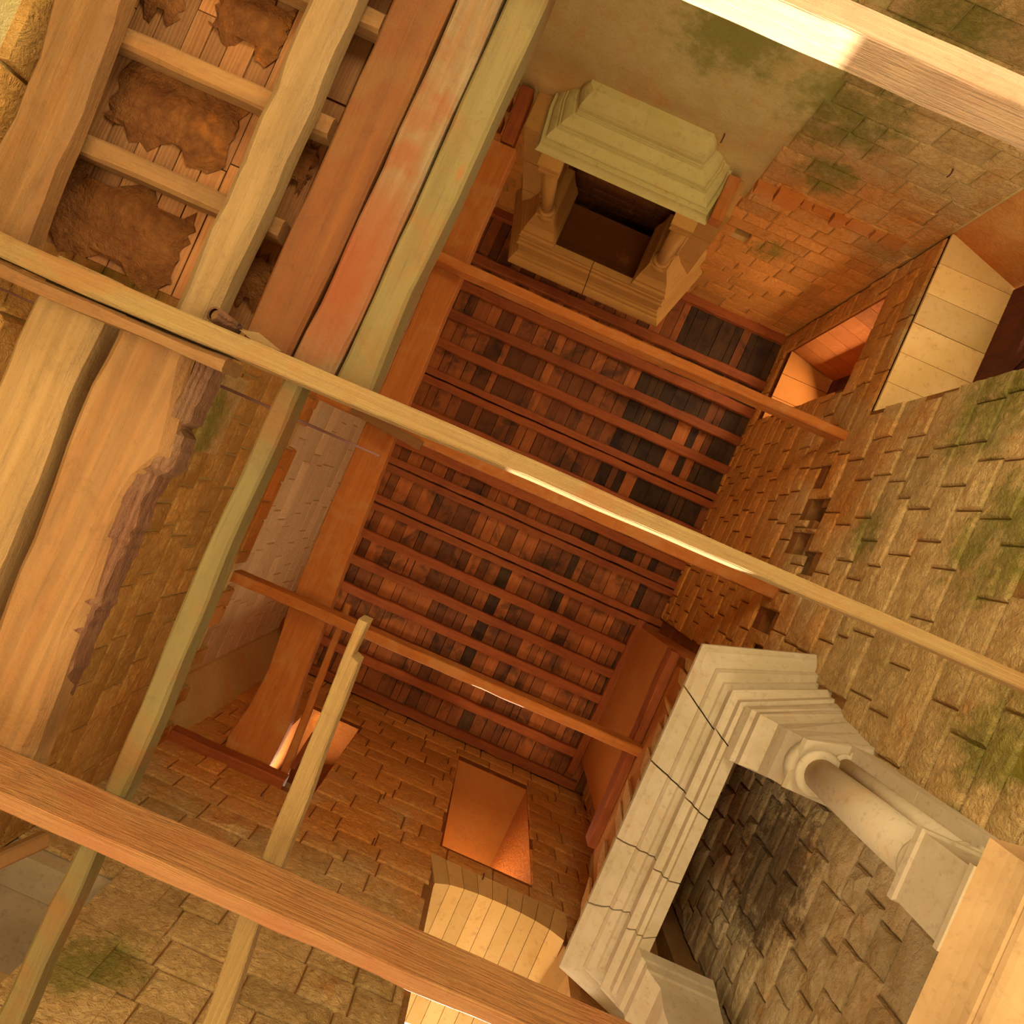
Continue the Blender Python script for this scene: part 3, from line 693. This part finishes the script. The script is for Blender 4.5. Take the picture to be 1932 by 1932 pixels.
# ------------------------------------------------------------------ second-floor timbers (about 7.8 above the eye)
beam('tie_beam', 'A', [(-430, -396, -378), (0, -394, -376), (526, -398, -380)], 7.8, 8.08, M['beam_up'], 'orange beam just below the hanging fireplace, ending in the right wall', 'beam', 'beams left at second floor level', seed=11)
beam('tie_beam', 'A', [(-430, -74, -46), (526, -78, -50)], 7.8, 8.05, M['beam_up'], 'reddish beam half hidden above the long pale joist across the middle', 'beam', 'beams left at second floor level', seed=12)
beam('tie_beam', 'A', [(-436, 316, 336), (421, 308, 326)], 7.8, 8.05, M['beam_up'], 'thin orange beam crossing in front of the lowest ceiling joists', 'beam', 'beams left at second floor level', seed=13)
beam('girder', 'B', [(-628, -345, -272), (-388, -324, -268), (-32, -320, -260), (200, -318, -246), (330, -312, -238), (458, -300, -232), (540, -306, -220), (600, -318, -222), (644, -316, -226)], 8.1, 8.3, M['beam_up'],
     'wide smooth orange girder running up the left side of the boarded ceiling', 'beam', seed=14, wane=.01)
beam('trimmer_beam', 'A', [(-424, 638, 662), (-186, 638, 662)], 7.9, 8.09, M['joist'], 'short red trimmer against the lower wall carrying the girder end', 'beam', seed=15)
beam('loose_batten', 'B', [(285, -218, -206), (646, -200, -184)], 8.105, 8.19, M['beam_up'], 'slim orange batten beside the girder with its free end up', 'batten', seed=16)
bar('diagonal_strut', at(592, 1385, 8.6), at(553, 1447, 8.0), .06, .06, M['joist'], 'thin dark strut leaning from the short trimmer in front of the pale niche', 'strut')
bar('diagonal_strut', at(665, 770, 7.772), at(795, 842, 7.772), .11, .05, M['joist_orange'], 'short slanting orange board under the middle beams', 'strut')
beam('hearth_trimmer', 'B', [(-745, -312, -286), (-632, -306, -280)], 8.1, 8.3, M['joist'], 'short dark red trimmer left of the hanging hearth', 'beam', seed=17)
beam('hearth_trimmer', 'B', [(-750, 116, 140), (-662, 116, 140)], 8.0, 8.19, M['beam_up'], 'short orange trimmer stub right of the hanging hearth', 'beam', seed=18)
beam('joist_stub', 'A', [(-346, -716, -698), (-316, -716, -698)], 8.12, 8.28, M['joist'], 'upper short joist stub between the girder and the left hearth trimmer', 'beam', seed=19)
beam('joist_stub', 'A', [(-346, -676, -654), (-316, -676, -654)], 8.12, 8.28, M['joist'], 'lower short joist stub between the girder and the left hearth trimmer', 'beam', seed=20)

# ------------------------------------------------------------------ first-floor timbers (about 2.5 above the eye)
beam('floor_joist', 'A', [(-1380, -90, -44), (-900, -92, -47), (0, -106, -72), (1000, -113, -86), (1690, -118, -88)], 2.45, 2.65, M['joist_pale'],
     'long pale plank joist crossing the whole view from left edge to right edge', 'joist', 'plank joists nearest the viewer', seed=21, jit=.003, cham=.006)
beam('floor_joist', 'A', [(-1390, 880, 912), (0, 874, 905), (1700, 872, 900)], 2.40, 2.66, M['joist_orange'],
     'thick orange plank joist with saw marks across the lower left', 'joist', 'plank joists nearest the viewer', seed=22, jit=.004, cham=.008)
beam('floor_joist', 'A', [(-1380, -1146, -1092), (0, -1144, -1090), (1700, -1150, -1094)], 2.45, 2.64, M['joist_pale'],
     'pinkish plank joist in the top right corner, partly in dazzling sunlight', 'joist', 'plank joists nearest the viewer', seed=23, jit=.003, cham=.006)
beam('packing_beam', 'A', [(-1330, -38, -6), (-610, -44, -20)], 2.50, 2.65, M['log'], 'rough short beam tucked under the left half of the long pale joist', 'beam', seed=24, wane=.01)
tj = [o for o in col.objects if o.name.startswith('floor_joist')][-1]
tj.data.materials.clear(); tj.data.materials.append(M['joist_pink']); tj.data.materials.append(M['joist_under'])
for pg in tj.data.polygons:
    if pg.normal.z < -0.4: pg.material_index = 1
E = -4.75*F/2.66
beam('hewn_log', 'B', [(E, -1200, -1085), (-577, -1202, -1079), (-300, -1185, -1062), (-70, -1175, -1050)], 2.66, 2.80, M['log'], 'hewn orange log at the far upper left beside the platform boards', 'beam', seed=25, wane=.02, cham=.035)
beam('hewn_log', 'B', [(E, -755, -668), (-762, -752, -663), (-400, -745, -662), (-82, -744, -668)], 2.66, 2.80, M['log_pale'], 'straight pale hewn log with a chamfered edge under the boarded platform', 'beam', seed=26, wane=.015, cham=.03)
beam('hewn_log', 'B', [(-95, -996, -858), (200, -992, -855), (470, -985, -848), (845, -975, -850)], 2.66, 2.84, M['log_pale'], 'wide smooth pale log at the left edge below the long joist', 'beam', seed=27, wane=.02, cham=.03)
lg = beam('hewn_log', 'B', [(-76, -826, -676), (0, -826, -674), (100, -830, -655), (170, -832, -640), (230, -828, -672), (300, -825, -672), (420, -820, -668), (545, -816, -662), (700, -806, -652), (845, -800, -645)], 2.66, 2.84, M['log'],
          'broad swirling-grained orange log with a barky right edge at left', 'beam', seed=28, wane=.02, cham=.03)
k = 2.66/F
m = MB(); rings = []
for i in range(60):
    b = -70+i*15.0; e = -668+8*nz(b*.02, 3)+ (14 if b < 100 else -4) + (20 if 120 < b < 210 else 0)
    wd = 16+10*abs(nz(b*.03, 9))
    y = b*k; x0, x1 = (e-8)*k, (e+wd)*k; z0 = 2.685+.012*nz(b*.05, 1)
    rings.append([(x0, y, z0-.015), (x1, y, z0+.03), (x1+.01, y, z0+.12), (x0, y, z0+.13)])
m.loft(rings)
inv = Matrix.Translation(lg.location).to_4x4() @ Matrix.Rotation(math.pi/2, 4, 'Z'); inv = inv.inverted()
m.v = [tuple(inv @ Vector((x, y, z+CZ))) for x, y, z in m.v]
m.out('bark_edge', M['bark'], lg)
beam('stained_timber', 'B', [(E, -602, -496), (-700, -600, -495), (-300, -598, -495), (-95, -596, -504)], 2.66, 2.80, M['stained'], 'wide dark-stained timber beside the platform at upper left', 'beam', seed=29, wane=.006)
beam('worn_timber', 'B', [(E, -489, -409), (-500, -488, -409), (-95, -497, -411)], 2.66, 2.80, M['redwood'], 'weathered timber turning from pale to blood red, left of the pale green one', 'beam', seed=30, wane=.004)
beam('pale_timber', 'B', [(E, -403, -334), (-500, -402, -332), (-300, -404, -343), (-90, -406, -336)], 2.66, 2.80, M['palewood'], 'pale greenish cracked timber descending from the top centre to the long joist', 'beam', seed=31, wane=.004)
FY = 4.05*F/2.66
beam('floor_beam', 'B', [(-80, -496, -460), (300, -500, -458), (784, -490, -452), (1250, -502, -456), (FY, -502, -458)], 2.66, 2.78, M['palewood'], 'long narrow olive timber hugging the left wall and passing over the orange plank joist', 'beam', seed=32, wane=.01)
beam('floor_beam', 'B', [(302, -182, -164), (372, -181, -164), (378, -181, -148), (500, -176, -142), (777, -165, -124), (903, -162, -122), (1119, -142, -100), (FY, -130, -88)], 2.66, 2.77, M['joist_pale'], 'pale notched timber whose cut end stands free over the ceiling', 'beam', seed=33, jit=.005, cham=.006, seg=.06)

# boarded platform, upper left
pf_ = empty('boarded_platform', V(-1.85, -1.0, 2.8)); tag(pf_, 'remains of a boarded floor caked with dried mud between the two upper left logs', 'platform')
po = Vector((-1.85, -1.0, 2.8))
k = 2.8/F
for i, b in enumerate((-740, -520, -305)):
    beam('cross_joist', 'A', [(-1130, b-22, b+18), (-600-8*i, b-24, b+16)], 2.801, 2.90, M['log'], parent=pf_, seed=50+i)
R = random.Random(6)
k = 2.92/F
a = -1125
while a < -585:
    w = R.choice([40, 44, 50, 58]); ww = w*k
    b = -110.0
    while b > -1500:
        l = R.uniform(250, 700); b1 = max(b-l, -1500)
        m = MB().box(-(b-b1)*k/2+.003, (b-b1)*k/2-.003, -ww/2+.003, ww/2-.003, 0, .03)
        o = m.out('plank', M['plank'], pf_); o.rotation_euler = (0, 0, math.pi/2)
        o.location = Vector(((a+w/2)*k, (b+b1)/2*k, 2.915+R.uniform(0, .012)))-po
        b = b1
    a += w
def mudslab(a0, a1, b0, b1, seed):
    R = random.Random(seed); k = 2.9/F; nx, ny = 12, 12; v = []; f = []
    for j in range(ny+1):
        for i in range(nx+1):
            a = a0+(a1-a0)*i/nx; b = b0+(b1-b0)*j/ny
            if i in (0, nx): a += R.uniform(-7, 7)
            if j in (0, ny): b += (R.uniform(-9, 9)) + (14 if (i//3) % 2 else -10)
            z = 2.903+.008*nz(a*.05, b*.05, seed) + (0.012 if i in (0, nx) or j in (0, ny) else 0)
            v.append((a*k-po.x, b*k-po.y, z-po.z))
    for j in range(ny):
        for i in range(nx):
            p = j*(nx+1)+i; f.append((p, p+nx+1, p+nx+2, p+1))
    o = mk('mud_crust', v, f, M['mud'], pf_); o['kind'] = 'stuff'
mudslab(-1060, -770, -265, -120, 1); mudslab(-1010, -770, -500, -365, 2); mudslab(-900, -760, -700, -600, 3); mudslab(-655, -600, -250, -160, 4); mudslab(-660, -610, -480, -400, 5); mudslab(-1040, -960, -700, -590, 6)

# short cut pole lying on the long joist, wedge beside it, tie rod, hooks
pole = empty('cut_pole', V(*at(403, 592, 2.60)))
tag(pole, 'short hollow round pole end poking out above the long joist below the pale log', 'pole')
d = (V(*at(445, 622, 2.72))-V(*at(403, 592, 2.60)))
q = d.to_track_quat('Z', 'Y').to_matrix()
m = MB()
rr = []
for z, r in ((0, .022), (0, .030), (d.length*.5, .031), (d.length, .030), (d.length, .01)):
    rr.append([tuple(q @ Vector((r*math.cos(t*math.pi/8), r*math.sin(t*math.pi/8), z))) for t in range(16)])
m.loft(rr, caps=False).out('tube', M['bark'], pole, smooth=True)
m = MB().loft([[tuple(q @ Vector((r*math.cos(t*math.pi/8), r*math.sin(t*math.pi/8), z))) for t in range(16)] for z, r in ((.012, .022), (.03, .022))]).out('core', M['log'], pole)
m = MB(); k = 2.58/F
pts = [ab(437, 612), ab(475, 618), ab(520, 655), ab(470, 640)]
m.loft([[(a*k, b*k, z) for a, b in reversed(pts)] for z in (2.652, 2.70)]).up()
c0 = m.v[0]; tag(m.out('wooden_wedge', M['log_pale'], None, origin=Vector(c0)), 'small pale wooden wedge between the long joist and the stained timber', 'wedge')
bar('iron_tie_rod', (-2.6, .018, 2.95), (-.62, .012, 2.95), .012, .012, M['iron'], 'thin rusty iron rod running from the left wall behind the logs', 'rod')

bar('leaning_pole', at(-60, 1648, 3.3), at(84, 1583, 3.6), .08, .08, M['log'], 'round pole end crossing the pale recess at the lower left edge', 'pole')
def hook(px, py, wallf, out, label):
    p = wallf(px, py); o = Vector(out); t = V(*p)
    up = Vector((0, 0, 1)); s = 0.012
    m = MB(); side = o.cross(up)
    s = .008; pts = [Vector((0, 0, 0)), o*.06, o*.075+up*.02, o*.075+up*.06]
    rr = [[tuple(c+side*s*math.cos(a)+(up if i < 2 else o)*s*math.sin(a)) for a in (0, 1.57, 3.14, 4.71)] for i, c in enumerate(pts)]
    m.loft(rr); ob = m.out('iron_hook', M['iron']); ob.location = t
    tag(ob, label, 'hook', 'rusty hooks in the walls')
for px, py, lab in ((767, 1400, 'small rusty hook in the lower wall just under the ceiling edge'), (722, 1510, 'rusty hook in the lower wall left of the tall niche'),
                    (700, 1598, 'rusty hook between the notched timber and the tall niche'), (908, 1664, 'bent rusty hook above the arched window head'),
                    (1066, 1650, 'rusty hook right of the tall niche near the white mantel'), (490, 1508, 'rusty hook just below the end of the short trimmer'),
                    (1046, 1515, 'tiny hook between the tall niche and the ceiling corner')):
    hook(px, py, on_front, (0, -1, 0), lab)
hook(1368, 252, on_back, (0, 1, 0), 'dark nail in the green stained wall right of the hanging hearth')
hook(1800, 315, on_back, (0, 1, 0), 'dark nail in the mossy wall near the upper right corner')
